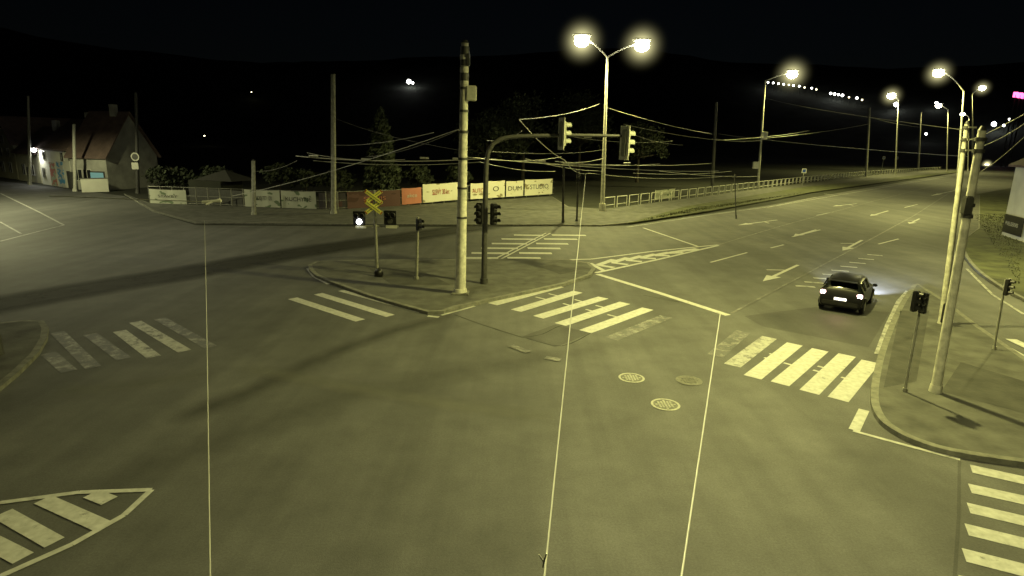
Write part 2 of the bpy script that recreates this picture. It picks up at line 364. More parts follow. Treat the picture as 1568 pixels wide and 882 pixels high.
hung(Vector((9.5,23.5,14.2)),16500); hung(Vector((3,6.5,12.5)),5200,(1,.95,.38)); hung(Vector((-24,38,16.0)),3600,(1,.96,.58))  # lamps out of view, placed to light junction and pole fronts; suspension invented
# ---------------------------------------------------------------- poles
def pole(name,bp,tp,rb,rt,M,extra=None,n=12):
    b=G(*bp); t=UP(b,*tp); mb=MB(); mb.tube([b,b.lerp(t,.5),t],[rb,(rb+rt)/2,rt],M,n); mb.tube([b,b+Vector((0,0,.35))],[rb*1.35,rb*1.15],M,n)
    mb.tube([t,t+Vector((0,0,.12))],[rt*1.15,rt*.5],M_dark,n)
    if extra: extra(mb,b,t)
    return mb.build(name,origin=b,smooth=True)
def e_main(mb,b,t):
    for v,h in ((80,.22),(96,.12),(118,.16),(135,.05),(170,.05),(202,.06),(243,.05),(288,.04),(333,.04)):
        q=UP(b,712-7*(v-65)/390,v); rr=.185+.08*(v-65)/390; mb.tube([q-Vector((0,0,h)),q+Vector((0,0,h))],rr,M_dark,14)
    for v in (88,107,126): 
        q=UP(b,711,v); mb.tube([q-Vector((0,0,.1)),q+Vector((0,0,.1))],.19,M_white,14)
    c=UP(b,722,143); mb.box(c,(.42,.4,.62),M_white,None,.03)
    mb.box(UP(b,717,92)+Vector((0,-.1,0)),(.16,.2,.5),M_dark,None,.03)
    mb.box(b+Vector((0,-.02,.1)),(.8,.8,.2),M_kerb,None,.03)
pole('trolley_wire_pole',(705,453),(712,66),.25,.155,M_conc2,e_main,16)
pole('trolley_wire_pole',(511,329),(510,114),.26,.2,M_conc)
pole('utility_pole',(389,331),(388,246),.2,.16,M_conc)
def e_sign(mb,b,t):
    q=UP(b,209,240); mb.tube([q+Vector((0,-.26,.0)),q+Vector((0,-.3,0))],.5,M_white,20); mb.tube([q+Vector((0,-.3,0)),q+Vector((0,-.33,0))],.36,M_dark,20)
    q=UP(b,209,254); mb.box(q+Vector((0,-.28,0)),(.8,.05,.8),M_white)
pole('utility_pole',(211,296),(208,142),.22,.16,M_dark,e_sign)
pole('utility_pole',(46,283),(43,147),.2,.15,M_steel); pole('utility_pole',(115,293),(113,190),.2,.16,M_white)
pole('utility_pole',(1090,296),(1097,157),.25,.2,M_dark)
pole('utility_pole',(1326,271),(1332,165),.3,.24,M_conc); pole('utility_pole',(1406,262),(1410,172),.3,.22,M_steel)
pole('utility_pole',(1127,335),(1125,268),.06,.05,M_dark)
def e_r1(mb,b,t):
    for k in (.70,.74,.93,.97):
        q=b.lerp(t,k); mb.tube([q-Vector((0,0,.05)),q+Vector((0,0,.05))],.15,M_dark,10)
    mb.box(b.lerp(t,.74)+Vector((-.12,-.1,0)),(.2,.2,.5),M_dark,None,.03)
def e_r2(mb,b,t):
    for k in (.88,.93,.985):
        q=b.lerp(t,k); mb.tube([q-Vector((0,0,.05)),q+Vector((0,0,.05))],.14,M_dark,10); mb.box(q+Vector((.12,-.1,0)),(.3,.1,.06),M_white)
pole('trolley_wire_pole',(1431,606),(1504,200),.135,.095,M_conc2,e_r1)
pole('trolley_wire_pole',(1441,500),(1481,190),.125,.085,M_conc2,e_r2)
pole('signal_pole',(862,343),(863,246),.12,.1,M_dark)
bq=G(1160,290); mb=MB(); mb.box(UP(bq,1170,208),(1.0,.5,1.3),M_white,None,.05); mb.box(UP(bq,1157,253),(1.0,.5,1.2),M_white,None,.05); mb.build('pole_mounted_cabinet',origin=UP(bq,1170,208))
# ---------------------------------------------------------------- traffic signals
M_hous=simple('signal_housing_pale',(.22,.23,.19),.5,.2,6)
def head(mb,c,yaw,s=1.0,plate=False,n=3,back=M_black):
    R=Matrix.Rotation(yaw,3,'Z'); H=.36*n*s
    mb.box(c,(.34*s,.24*s,H),back,R,.04*s)
    if plate:
        mb.box(c+R@Vector((0,.06*s,0)),(.66*s,.03,H+.28*s),M_white,R,.01)
        mb.box(c+R@Vector((0,.035*s,0)),(.56*s,.02,H+.18*s),M_black,R,.008)
    for i in range(n):
        z=(i-(n-1)/2)*.34*s; q=c+R@Vector((0,-.12*s,z))
        mb.tube([q,q+R@Vector((0,-.03*s,0))],.12*s,M_dark,14)
        vs=[];fs=[]
        for k in range(9):
            a=math.pi*(-.1+1.2*k/8)
            for dy in (0,-.24*s): vs.append(q+R@Vector((math.cos(a)*.14*s,dy,math.sin(a)*.14*s)))
            if k<8: fs.append([2*k,2*k+1,2*k+3,2*k+2])
        mb.add(vs,fs,back)
def signal(name,bp,tp,heads,r=.06,M=M_steel):
    b=G(*bp); t=UP(b,*tp); mb=MB(); mb.tube([b,t],[r,r*.9],M,10); mb.tube([b,b+Vector((0,0,.25))],r*1.6,M,10)
    for u,v,yaw,s,n,pl in heads:
        c=UP(b,u,v)+Vector((0,-.16,0)); head(mb,c,yaw,s,pl,n)
        q=b.lerp(t,max(0,min(1,(c.z-b.z)/(t.z-b.z)))); mb.tube([q,c],.03,M,6)
    return mb.build(name,origin=b,smooth=True)
signal('traffic_light',(638,431),(640,332),[(642,343,.9,.8,2,False)],.075,M_steel)
signal('traffic_light',(1384,606),(1413,450),[(1396,459,.5,.55,3,False),(1409,462,-.9,.55,3,False)],.04)
signal('traffic_light',(1440,500),(1447,462),[(1444,478,.2,.75,3,False)],.05,M_dark)
signal('traffic_light',(1521,540),(1540,428),[(1537,438,.5,.55,3,False)],.04)
signal('traffic_light',(883,340),(886,262),[(886,275,.2,1.2,2,False)],.09,M_dark)
b=G(741,438); mb=MB()
path=[b]+[UP(b,u,v) for u,v in [(742,380),(743,320),(744,270),(745,248),(748,232),(755,220),(766,213),(780,210),(800,208.5),(860,207),(920,207.5),(966,208.5)]]
mb.tube(path,[.15,.14,.13,.12,.115,.11,.11,.1,.1,.095,.085,.07,.06],M_dark,12); mb.tube([b,b+Vector((0,0,.4))],.2,M_dark,12)
head(mb,UP(b,861,205)+Vector((0,-.2,0)),1.9,1.08,True,3,M_hous); head(mb,UP(b,957,219)+Vector((0,-.2,0)),2.0,1.15,True,3,M_hous)
head(mb,UP(b,735,326)+Vector((0,-.3,0)),-.4,.95); head(mb,UP(b,756,327)+Vector((0,-.25,0)),.9,.95)
mb.tube([UP(b,735,326),UP(b,756,327)],.04,M_dark,6)
mb.tube([UP(b,861,208),UP(b,861,205)+Vector((0,-.2,0))],.04,M_dark,6)
mb.build('mast_arm_traffic_light',origin=b,smooth=True)
# ---------------------------------------------------------------- level crossing signal
b=G(578,426); mb=MB(); t=UP(b,573,292); mb.tube([b,t],[.085,.07],M_steel,12)
def xbar(c,ang,l,M):
    for sx in (1,-1):
        R=Matrix.Rotation(sx*ang,3,'Y'); mb.box(c+Vector((0,-.02*sx-.14,0)),(l,.02,.19),M,R,.004)
        for e in (-1,1): mb.box(c+R@Vector((e*l*.47,-.0,0))+Vector((0,-.02*sx-.155,0)),(l*.05,.008,.15),M_red,R)
        mb.box(c+Vector((0,-.02*sx-.152,0)),(l*.8,.004,.025),M_dark,R)
xbar(UP(b,573,301),math.radians(36),1.02,M_yel); xbar(UP(b,573,317),math.radians(36),1.02,M_yel)
mb.tube([UP(b,541,346),UP(b,610,347)],.045,M_steel,8)
M_sig=emit('crossing_white_light',(1,1,1),25)
for u,v,lit in ((551,334,1),(598,333,0)):
    c=UP(b,u,v)+Vector((0,-.12,0)); mb.box(c,(.62,.05,.72),M_black,None,.02)
    mb.tube([c+Vector((0,0,-.36)),UP(b,u,346)],.04,M_steel,6)
    for dx in (-.15,.15):
        q=c+Vector((dx,-.03,.14)); mb.tube([q,q+Vector((0,-.16,0))],[.13,.13],M_dark,12,cap=False)
    q=c+Vector((0,-.03,-.16)); mb.tube([q,q+Vector((0,-.05,0))],.13,M_sig if lit else M_dark,12)
    mb.box(UP(b,u+2,347)+Vector((0,-.1,0)),(.55,.06,.14),M_white)
mb.ball(b+Vector((.1,-.1,.3)),.24,M_black,2,(1,1,1.1)); mb.box(b+Vector((.1,-.1,.15)),(.4,.4,.3),M_black,None,.05)
mb.build('level_crossing_signal',origin=b,smooth=True)
# ---------------------------------------------------------------- wires
mb=MB()
M_wn=simple('wire_dull',(.26,.26,.22),.5,.1,5)
def wire(A,C,r=.012,sag=.0,M=M_wire):
    n=12; pts=[A.lerp(C,i/n)-Vector((0,0,sag*4*(i/n)*(1-i/n))) for i in range(n+1)]
    mb.tube(pts,r,M,6)
def at(u,v,y):
    d=ray(u,v); return CP+d*(y/d.y)
def wd(u,v,y,u2,v2,y2,r=.02,sag=0,M=M_wire): wire(at(u,v,y),at(u2,v2,y2),r,sag,M)
M_wn2=simple('wire_mid',(.42,.42,.36),.5,.1,5)
wire(G(897,266,6.3),G(831,905,6.0),.0030,0,M_wn2); wire(G(1103,480,6.1),G(1040,905,6.0),.0030,0,M_wn2)
wire(G(313,338,5.6),G(322,905,6.0),.0021,.06,M_wn)
wd(75,300,13.6,338,310,13.6,.010,.0,M_wn)
e=at(325,309,13.5); mb.tube([e-Vector((.22,0,.01)),e+Vector((.2,0,.03))],.032,M_wire,8); mb.tube([e+Vector((-.1,-.1,-.05)),e+Vector((.14,.1,.06))],.02,M_wire,6)
for a in [(453,239,42,735,243,42,.035),(470,234,42,620,244,42,.022),(480,246,42,735,248,46,.022),(356,300,46,702,198,27,.022),(511,222,57,664,203,36,.022),(560,240,42,702,199,27,.016),(795,183,36,918,159,60,.03),(795,183,36,866,246,45,.03),(866,246,45,899,266,22,.018),
  (955,190,50,1141,217,60,.026),(712,240,30,1100,262,70,.024),(805,247,50,1010,251,60,.026),(930,165,60,1090,205,95,.026),(750,232,30,930,228,62,.016),(880,210,48,1030,216,58,.026),(899,265,30,1127,268,40,.014),
  (1090,212,95,1165,215,98,.03),(1100,205,95,1483,240,60,.02),(1172,150,98,1483,200,26,.016),(1483,215,24,1568,175,14,.009),(1500,225,18,1568,190,12,.007),(1503,262,18,1568,210,12,.007),(1170,212,98,1330,190,150,.035),(1332,180,150,1410,195,190,.035),(862,250,52,1090,250,95,.024),
  (735,243,42,860,240,60,.026),(735,248,46,850,262,60,.022),(805,243,50,925,262,62,.022),(850,247,52,925,242,62,.024),(955,200,52,1045,222,60,.02),(970,265,58,1120,262,80,.024),(1100,215,95,1240,200,120,.03),(1010,262,62,1160,270,98,.026),(745,215,34,800,200,45,.018),(511,180,57,702,230,30,.012),(455,246,42,388,262,50,.018)]:
    wd(*a[:6],a[6]*.9,.25 if a[6]>.01 else .05, M_wire if a[6]>=.02 else M_steel)
for u,v,y in [(480,239,42),(560,244,42),(650,242,42),(700,243,42),(960,250,55),(900,210,50),(830,247,52)]:
    p=at(u,v,y); mb.tube([p-Vector((.3,0,0)),p+Vector((.3,0,0))],.07,M_white,8)
p=G(831,858,6.0)
q0=[p+Vector((-.010,0,.016)),p+Vector((-.004,0,.006)),p+Vector((.003,0,-.004)),p+Vector((.001,0,-.02))]; mb.tube(q0,.002,M_wire,6)
q0=[p+Vector((.009,0,.02)),p+Vector((.006,0,.006)),p+Vector((.001,0,-.004))]; mb.tube(q0,.002,M_wire,6)
mb.build('overhead_wires')
# ---------------------------------------------------------------- fence with banners
def banner_mat(name,c,dk,sc,thr):
    M,t,b=nt(name); p=pos(t); mp=N(t,'ShaderNodeMapping'); mp.inputs['Scale'].default_value=(1,.2,1.6); t.links.new(p,mp.inputs[0])
    f=ramp(t,noi(t,mp.outputs[0],sc,2,.4),[(thr,0.0),(thr+.02,1.0)])
    t.links.new(mix(t,c,dk,f),b.inputs['Base Color']); b.inputs['Roughness'].default_value=.55; return M
M_b1=banner_mat('banner_pale',(.60,.62,.50),(.18,.24,.14),1.3,.62); M_b2=banner_mat('banner_cream',(.72,.70,.58),(.28,.24,.14),1.2,.62)
M_b3=banner_mat('banner_red',(.13,.065,.06),(.08,.035,.03),.8,.55); M_b4=banner_mat('banner_dark',(.09,.08,.085),(.15,.08,.075),1.0,.6); M_b5=banner_mat('banner_orange',(.50,.19,.13),(.42,.16,.10),1.0,.9)
FL=[(230,313),(510,323),(615,317),(700,309),(848,299)]
def fline(u):
    for i in range(len(FL)-1):
        if FL[i][0]<=u<=FL[i+1][0]:
            t=(u-FL[i][0])/(FL[i+1][0]-FL[i][0]); return G(u,FL[i][1]+t*(FL[i+1][1]-FL[i][1]))
mb=MB(); u=230
while u<=848:
    p=fline(u); mb.tube([p,p+Vector((0,0,1.9))],.05,M_steel,6); u+=18
for i in range(len(FL)-1):
    a=G(*FL[i]);c=G(*FL[i+1])
    for z in (.25,1.0,1.85): mb.tube([a+Vector((0,0,z)),c+Vector((0,0,z))],.025,M_steel,6)
mb.build('fence')
def txt(s,a,c,z0,z1,M,parent,k=.85):
    cu_=bpy.data.curves.new('lettering','FONT'); cu_.body=s; cu_.align_x='CENTER'; cu_.align_y='CENTER'; cu_.size=(z1-z0)*.75; cu_.extrude=.002
    o=bpy.data.objects.new('lettering',cu_); S.collection.objects.link(o); cu_.materials.append(M)
    d=(c-a); yaw=math.atan2(d.y,d.x); mid=(a+c)/2; mid.z=(z0+z1)/2
    w=len(s)*cu_.size*.62; sx=min(1.6,d.length*k/w)
    o.rotation_euler=(math.pi/2,0,yaw); nrm=Vector((d.y,-d.x,0)).normalized()
    o.parent=parent; o.location=mid+nrm*.12-parent.location; o.scale=(sx,1,1)
for u0_,u1_,h0,h1,M,s,tm in [(231,287,.15,1.6,M_b1,'STAVBY',M_dark),(376,430,.15,1.85,M_b1,'PRODEJ 777 120',M_dark),(432,485,.15,1.85,M_b1,'KUCHYNE',M_dark),(489,530,.15,1.75,M_b4,'AUTODILY',M_hous),(532,613,.15,1.85,M_b3,'SERVIS',M_b5),(615,645,.25,2.0,M_b5,'akce',M_white),(647,700,.25,2.3,M_b2,'SLEVY 30 let',M_red),(720,742,.2,2.1,M_b2,'AUTO',M_red),(744,772,.2,2.3,M_b2,'O',M_black),(774,800,.2,2.2,M_b2,'DUM',M_dark),(803,845,.2,2.3,M_b2,'STUDIO',M_dark)]:
    a=fline(u0_);c=fline(u1_); d=(c-a).normalized(); nr=Vector((d.y,-d.x,0))*.07; mb=MB(); nseg=6; vs=[];fs_=[]
    for i in range(nseg+1):
        q=a.lerp(c,i/nseg)+nr*(1+.4*math.sin(i*2.1+u0_)); vs+=[q+Vector((0,0,h0)),q+Vector((0,0,h1-.05*math.sin(math.pi*i/nseg)))]
        if i<nseg: fs_.append([2*i,2*i+2,2*i+3,2*i+1])
    mb.add(vs,fs_,M); ob=mb.build('advertising_banner',origin=a); txt(s,a,c,h0+.5,h1-.45,tm,ob,.7)
mb=MB(); a=G(290,311);c=G(372,317); mid=(a+c)/2; yaw=math.atan2(c.y-a.y,c.x-a.x); R=Matrix.Rotation(yaw,3,'Z'); mb.box(mid+Vector((0,.3,.8)),((c-a).length,.2,1.6),M_dark,R,.02)
mb.box(mid+Vector((-1,2.5,1.2)),(4.5,3,2.4),M_terr,R,.03); mb.add([mid+R@Vector(q) for q in [(-3.6,.8,2.42),(1.6,.8,2.42),(1.6,4.4,2.42),(-3.6,4.4,2.42),(-1,2.6,3.5)]],[[0,1,4],[1,2,4],[2,3,4],[3,0,4]],M_dark); mb.build('kiosk')
mb=MB(); RL=P((925,321),(1080,301),(1225,281),(1330,269),(1440,261))
for i in range(len(RL)-1):
    a,c=RL[i],RL[i+1]; L_=(c-a).length; n=max(1,int(L_/2.6)); d=(c-a).normalized()
    for k in range(n):
        p=a+d*(k*L_/n); q=p+d*(L_/n*.78)
        for s in (p,q): mb.tube([s+Vector((0,0,.1)),s+Vector((0,0,1.3))],.055,M_white,6)
        for z in (1.3,.45): mb.tube([p+Vector((0,0,z)),q+Vector((0,0,z))],.055,M_white,6)
mb.build('pedestrian_railing')
mb=MB(); a=G(1003,309);c=G(1033,305); R=Matrix.Rotation(math.atan2(c.y-a.y,c.x-a.x),3,'Z'); mb.box((a+c)/2+Vector((0,.2,.8)),((c-a).length,.05,1.2),M_b1,R,.01)
for q in (a,c): mb.tube([q+Vector((0,.25,0)),q+Vector((0,.25,1.5))],.04,M_steel,6)
mb.build('advertising_board')
M_blue=simple('blue_sign',(.03,.06,.25),.5)
for u,v,s in [(1228,285,1.6),(1370,262,2.5),(1350,262,2.5),(1467,262,2.5)]:
    b=G(u,v); mb=MB(); mb.tube([b,b+Vector((0,0,3.2*s/1.6))],.05,M_steel,8); mb.box(b+Vector((0,-.08,2.9*s/1.6)),(.9,.04,.9),M_white,None,.02); mb.box(b+Vector((0,-.105,2.9*s/1.6)),(.6,.01,.6),M_blue,None); mb.build('traffic_sign',origin=b)
# ---------------------------------------------------------------- houses
M_wallA=simple('rendered_wall_cream',(.50,.49,.34),.85,.2,.8); M_wallB=simple('rendered_wall_grey',(.36,.36,.32),.85,.25,.8); M_wallW=simple('rendered_wall_white',(.68,.68,.58),.85,.12,.6)
def tiles(name,c):
    M,t,b=nt(name); p=pos(t); w=N(t,'ShaderNodeTexWave'); w.inputs['Scale'].default_value=1.6; w.inputs['Distortion'].default_value=1.0; t.links.new(p,w.inputs[0])
    t.links.new(mix(t,ramp(t,noi(t,p,1.5,5),[(.3,tuple(x*.6 for x in c)),(.7,c)]),tuple(x*.5 for x in c),math_(t,'MULTIPLY',w.outputs['Fac'],.5)),b.inputs['Base Color']); b.inputs['Roughness'].default_value=.85; return M
M_roof=tiles('clay_roof_tiles',(.24,.17,.15))
M_glass=simple('dark_window_glass',(.02,.022,.025),.15,.3,1); M_frame=simple('window_frame',(.5,.5,.45),.5,.1,3); M_shop=emit('lit_shop_window',(.25,.50,.65),.10)
M_mural=banner_mat('painted_mural',(.08,.28,.50),(.50,.50,.46),1.6,.50); M_mural2=banner_mat('painted_mural_red',(.40,.16,.12),(.35,.42,.30),1.4,.5)
def house(name,a,c,depth,hw,hr,Mw,wins,gable_front=False,doors=(),shop=(),mural=(),wl=None):
    a=W(a.x,a.y);c=W(c.x,c.y); d=(c-a); Lh=d.length; d.normalize(); n=Vector((-d.y,d.x,0)); mb=MB()
    X=lambda s,t,z:a+d*s+n*t+Vector((0,0,z))
    mb.add([X(0,0,0),X(Lh,0,0),X(Lh,depth,0),X(0,depth,0),X(0,0,hw),X(Lh,0,hw),X(Lh,depth,hw),X(0,depth,hw)],[[0,1,5,4],[1,2,6,5],[2,3,7,6],[3,0,4,7]],Mw)
    o=.4
    if gable_front:
        mb.add([X(0,0,hw),X(Lh,0,hw),X(Lh/2,0,hr),X(0,depth,hw),X(Lh,depth,hw),X(Lh/2,depth,hr)],[[0,1,2],[4,3,5]],Mw)
        for s0,s1 in ((-o,Lh/2),(Lh+o,Lh/2)):
            z0=hw-.3; mb.add([X(s0,-o,z0),X(s1,-o,hr+.05),X(s1,depth+o,hr+.05),X(s0,depth+o,z0),X(s0,-o,z0+.18),X(s1,-o,hr+.23),X(s1,depth+o,hr+.23),X(s0,depth+o,z0+.18)],[[0,1,2,3],[4,5,6,7],[0,1,5,4],[1,2,6,5],[2,3,7,6],[3,0,4,7]],M_roof)
    else:
        mb.add([X(0,0,hw),X(0,depth,hw),X(0,depth/2,hr),X(Lh,0,hw),X(Lh,depth,hw),X(Lh,depth/2,hr)],[[0,1,2],[4,3,5]],Mw)
        for t0,t1 in ((-o,depth/2),(depth+o,depth/2)):
            z0=hw-.3; mb.add([X(-o,t0,z0),X(Lh+o,t0,z0),X(Lh+o,t1,hr+.05),X(-o,t1,hr+.05),X(-o,t0,z0+.18),X(Lh+o,t0,z0+.18),X(Lh+o,t1,hr+.23),X(-o,t1,hr+.23)],[[0,1,2,3],[4,5,6,7],[0,1,5,4],[1,2,6,5],[2,3,7,6],[3,0,4,7]],M_roof)
        mb.box(X(Lh*.7,depth*.45,hr+.3),(.7,.7,1.5),M_wallB)
    R=Matrix.Rotation(math.atan2(d.y,d.x),3,'Z')
    for (s,z,w,h) in wins:
        mb.box(X(s*Lh,-.02,z+h/2),(w+.2,.10,h+.2),M_frame,R); mb.box(X(s*Lh,-.06,z+h/2),(w,.06,h),M_glass,R); mb.box(X(s*Lh,-.10,z+h/2),(.06,.04,h),M_frame,R)
    for (s,z,w,h) in doors: mb.box(X(s*Lh,-.03,z+h/2),(w,.12,h),M_dark,R)
    for (s,z,w,h) in shop: mb.box(X(s*Lh,-.03,z+h/2),(w+.3,.12,h+.3),M_dark,R); mb.box(X(s*Lh,-.08,z+h/2),(w,.06,h),M_shop,R)
    for (s,z,w,h,mm) in mural: mb.box(X(s*Lh,-.02,z+h/2),(w,.05,h),mm,R)
    if wl: mb.tube([X(wl[0]*Lh,0,wl[1]),X(wl[0]*Lh,-.7,wl[1]+.1)],.04,M_dark,6); mb.ball(X(wl[0]*Lh,-.7,wl[1]),.28,M_lampw,1)
    ob=mb.build(name,origin=a)
    if wl: spot(ob,X(wl[0]*Lh,-.9,wl[1]-.35),350,(1,1,.85))
    return ob
M_lampw=emit('wall_lamp_white',(1,1,.95),30)
house('terraced_house',G(66,282),G(112,289),9,5.0,8.6,M_wallW,[(.2,3.4,.8,1.1),(.8,3.4,.8,1.1),(.12,1,.8,1.2)],False,[(.93,0,.9,2.2)],[],[(.42,.1,1.9,3.0,M_mural2),(.68,.1,2.1,3.2,M_mural)],(.08,4.6))
house('terraced_house',G(113,290),G(168,292),9,4.2,9.6,M_wallB,[(.2,1.2,1,1.3),(.45,1.2,1,1.3)],False,[(.05,0,.9,2.2)],[(.72,.9,1.8,1.3)])
house('terraced_house',G(-60,265),G(-2,270),9,4.9,8.0,M_wallA,[(.3,1,1,1.4),(.5,1,1,1.4),(.72,1,1,1.4),(.9,1,1,1.4)],False)
house('terraced_house',G(0,271),G(28,275),9,5.3,9.0,M_wallA,[(.3,1,1,1.4),(.7,1,1,1.4),(.5,5.2,.9,1.1),(.3,3.4,.9,1.1),(.7,3.4,.9,1.1)],True)
house('terraced_house',G(30,276),G(64,281),8,4.2,7.6,M_wallA,[(.3,1,1,1.4),(.7,1,1,1.4)],False,[(.5,0,.9,2.1)])
mb=MB(); a=G(131,294);c=G(172,293); R=Matrix.Rotation(math.atan2(c.y-a.y,c.x-a.x),3,'Z'); mb.box((a+c)/2+Vector((0,-.6,.8)),((c-a).length,.3,1.6),M_wallW,R,.02); mb.box((a+c)/2+Vector((0,-.6,1.65)),((c-a).length+.2,.4,.1),M_kerb,R,.02); mb.build('garden_wall')
b=G(-60,318); lamp_post('street_or_added_lamp',b,[b+Vector((1.5,0,11))],b+Vector((0,0,10.6)),.1,.06,11000,0,1,.8,M_steel,(1,.97,.50),.25)  # out-of-view lamp added to brighten the house fronts
# right-hand white house
hb=house('white_house',G(1533,362),G(1640,398),12,6.2,9.5,M_wallW,[(.55,3.3,1,1.3),(.85,3.3,1,1.3)],False)
a=G(1533,362); c=G(1640,398); d=(W(c.x,c.y)-W(a.x,a.y)).normalized(); R=Matrix.Rotation(math.atan2(d.y,d.x),3,'Z')
mb=MB(); mb.box(W(a.x,a.y)+d*2.4+Vector((d.y,-d.x,0))*.2+Vector((0,0,1.25)),(3.6,.08,1.5),M_black,R,.01); ob=mb.build('advertising_board',origin=W(a.x,a.y)+d*2.4)
p0=W(a.x,a.y)+d*.7+Vector((d.y,-d.x,0))*.2; txt('PNEUSERVIS',p0,p0+d*3.4,1.0,1.6,M_white,ob)
b=G(1612,428); lamp_post('street_or_added_lamp',b,[b+Vector((.3,1.0,8.5))],b+Vector((0,0,8.2)),.1,.06,5600,0,1,1.0,M_steel,LC,.25)  # extra lamp beyond the right edge, added to light the white wall
# ---------------------------------------------------------------- trees
M_leaf=simple('foliage_dark',(.04,.05,.028),.9,.5,.8); M_leaf2=simple('foliage_lighter',(.09,.11,.065),.9,.4,.8); M_bark=simple('bark',(.06,.05,.04),.9,.3,3)
def leaf(mb,p,s,M):
    a=Vector((random.gauss(0,1),random.gauss(0,1),random.gauss(0,1))).normalized(); b_=a.orthogonal().normalized(); c=a.cross(b_)
    mb.add([p-b_*s,p-c*s*.5,p+b_*s,p+c*s*.5],[[0,1,2,3]],M)
def conifer(b,h,r,n=5500):
    mb=MB(); mb.tube([b,b+Vector((0,0,h*.95))],[.28,.03],M_bark,8)
    for i in range(22):
        z=h*(.08+.86*i/22); rr=r*(1-z/h)*random.uniform(.8,1.1)+.2
        for k in range(5):
            t=random.uniform(0,6.28); mb.tube([b+Vector((0,0,z)),b+Vector((math.cos(t)*rr,math.sin(t)*rr,z-.25*rr))],[.05,.01],M_bark,4)
    for i in range(n):
        z=h*(1-(random.random()**.55)*.96); t=random.uniform(0,6.28); env=r*(1-z/h)**.6*(.78+.35*noise.noise(Vector((math.cos(t)*2,math.sin(t)*2,z*.9)))+.1*math.sin(z*4))
        q=env*random.uniform(.45,1.05); leaf(mb,b+Vector((math.cos(t)*q,math.sin(t)*q,z)),random.uniform(.16,.38),M_leaf2 if random.random()<.8 else M_leaf)
    mb.build('conifer_tree',origin=b)
def broad(name,b,h,r,n=4000,trunk=.35):
    mb=MB(); top=b+Vector((0,0,h*.45)); mb.tube([b,top,b+Vector((.2,0,h*.8))],[trunk,trunk*.6,.05],M_bark,8)
    cl=[]
    for i in range(26):
        t=random.uniform(0,6.28); e=random.uniform(-.2,1.3); q=r*random.uniform(.35,.85)
        c=b+Vector((math.cos(t)*q*math.cos(e),math.sin(t)*q*math.cos(e),h*.58+math.sin(e)*h*.36)); cl.append((c,r*random.uniform(.2,.38),random.random()<.08)); mb.tube([top,c],[trunk*.35,.03],M_bark,5)
    for i in range(n):
        c,s,l=random.choice(cl); v=Vector((random.gauss(0,1),random.gauss(0,1),random.gauss(0,.8))).normalized()*s*random.uniform(.5,1.1); leaf(mb,c+v,random.uniform(.15,.35),M_leaf2 if l else M_leaf)
    mb.build(name,origin=b)
b=G(575,305); b=W(b.x,b.y+4); t=UP(b,570,163); conifer(b,t.z,3.0)
for u,v,tv,r in [(800,284,150,7.5),(885,280,150,8),(745,287,180,6),(975,279,195,6)]:
    b=G(u,v); t=UP(b,u,tv); broad('tree',b,t.z,r)
for u,v,h in [(250,298,3.0),(275,297,2.8),(335,300,3.2),(430,301,3.6),(470,301,3),(640,298,3.6),(700,296,3.5),(520,300,3)]:
    b=G(u,v); broad('shrub',b,h,2.2,900,.08)
mb=MB()
for q0,q1,q2,n,hh in [((980,341),(1230,297),(1060,322),1800,.2),((1490,330),(1560,440),(1568,330),2000,.09)]:
    A,B_,C_=G(*q0),G(*q1),G(*q2)
    for i in range(n):
        s,t=random.random(),random.random()
        if s+t>1: s,t=1-s,1-t
        p=A+(B_-A)*s+(C_-A)*t; h=random.uniform(.3,1)*hh; dx=random.uniform(-.06,.06); a_=random.uniform(0,3.14)
        mb.add([p+Vector((math.cos(a_)*.04,math.sin(a_)*.04,.13)),p+Vector((-math.cos(a_)*.04,-math.sin(a_)*.04,.13)),p+Vector((dx,dx,.15+h))],[[0,1,2]],M_grass)
mb.build('grass')
# ---------------------------------------------------------------- distant hillside lights
mb=MB(); M_far=emit('distant_light',(1,1,.9),14); M_fy=emit('distant_light_yellow',(1,.9,.5),10); M_pk=emit('pink_neon',(1,.12,.35),4)
pts=[(1176,126,1.0),(1184,127,1),(1192,128,1),(1200,129,1),(1208,130,.9),(1215,131,1),(1224,132,1),(1232,134,.8),(1243,135,1),(1250,137,.8),(1272,143,1.2),(1278,144,1.3),(1284,145,1.1),(1290,146,1.4),(1300,149,.8),(1312,150,1.2),(1320,153,.8),(626,125,2.6),(632,127,1.4),(385,141,.5),(313,208,.5),(1372,160,2.2),(1434,158,1.5),(1522,190,2.0),(1546,183,1),(1537,192,1),(1418,205,1)]
for u,v,s in pts:
    d=ray(u,v).normalized(); r=300.0
    while r<1000:
        p=CP+d*r
        if p.z<hz(p.x,p.y)+7: break
        r+=3
    mb.ball(p,s*.85,M_far if s>.9 else M_fy,1); mb.tube([Vector((p.x,p.y,hz(p.x,p.y)-2)),p],.1,M_dark,4)
for u,v in ((1555,145),(1562,146),(1568,147)):
    p=CP+ray(u,v).normalized()*420; mb.box(p,(2.2,.4,2.6),M_pk)
    mb.tube([Vector((p.x,p.y,0)),p],.3,M_dark,6)
mb.build('hillside_lights')
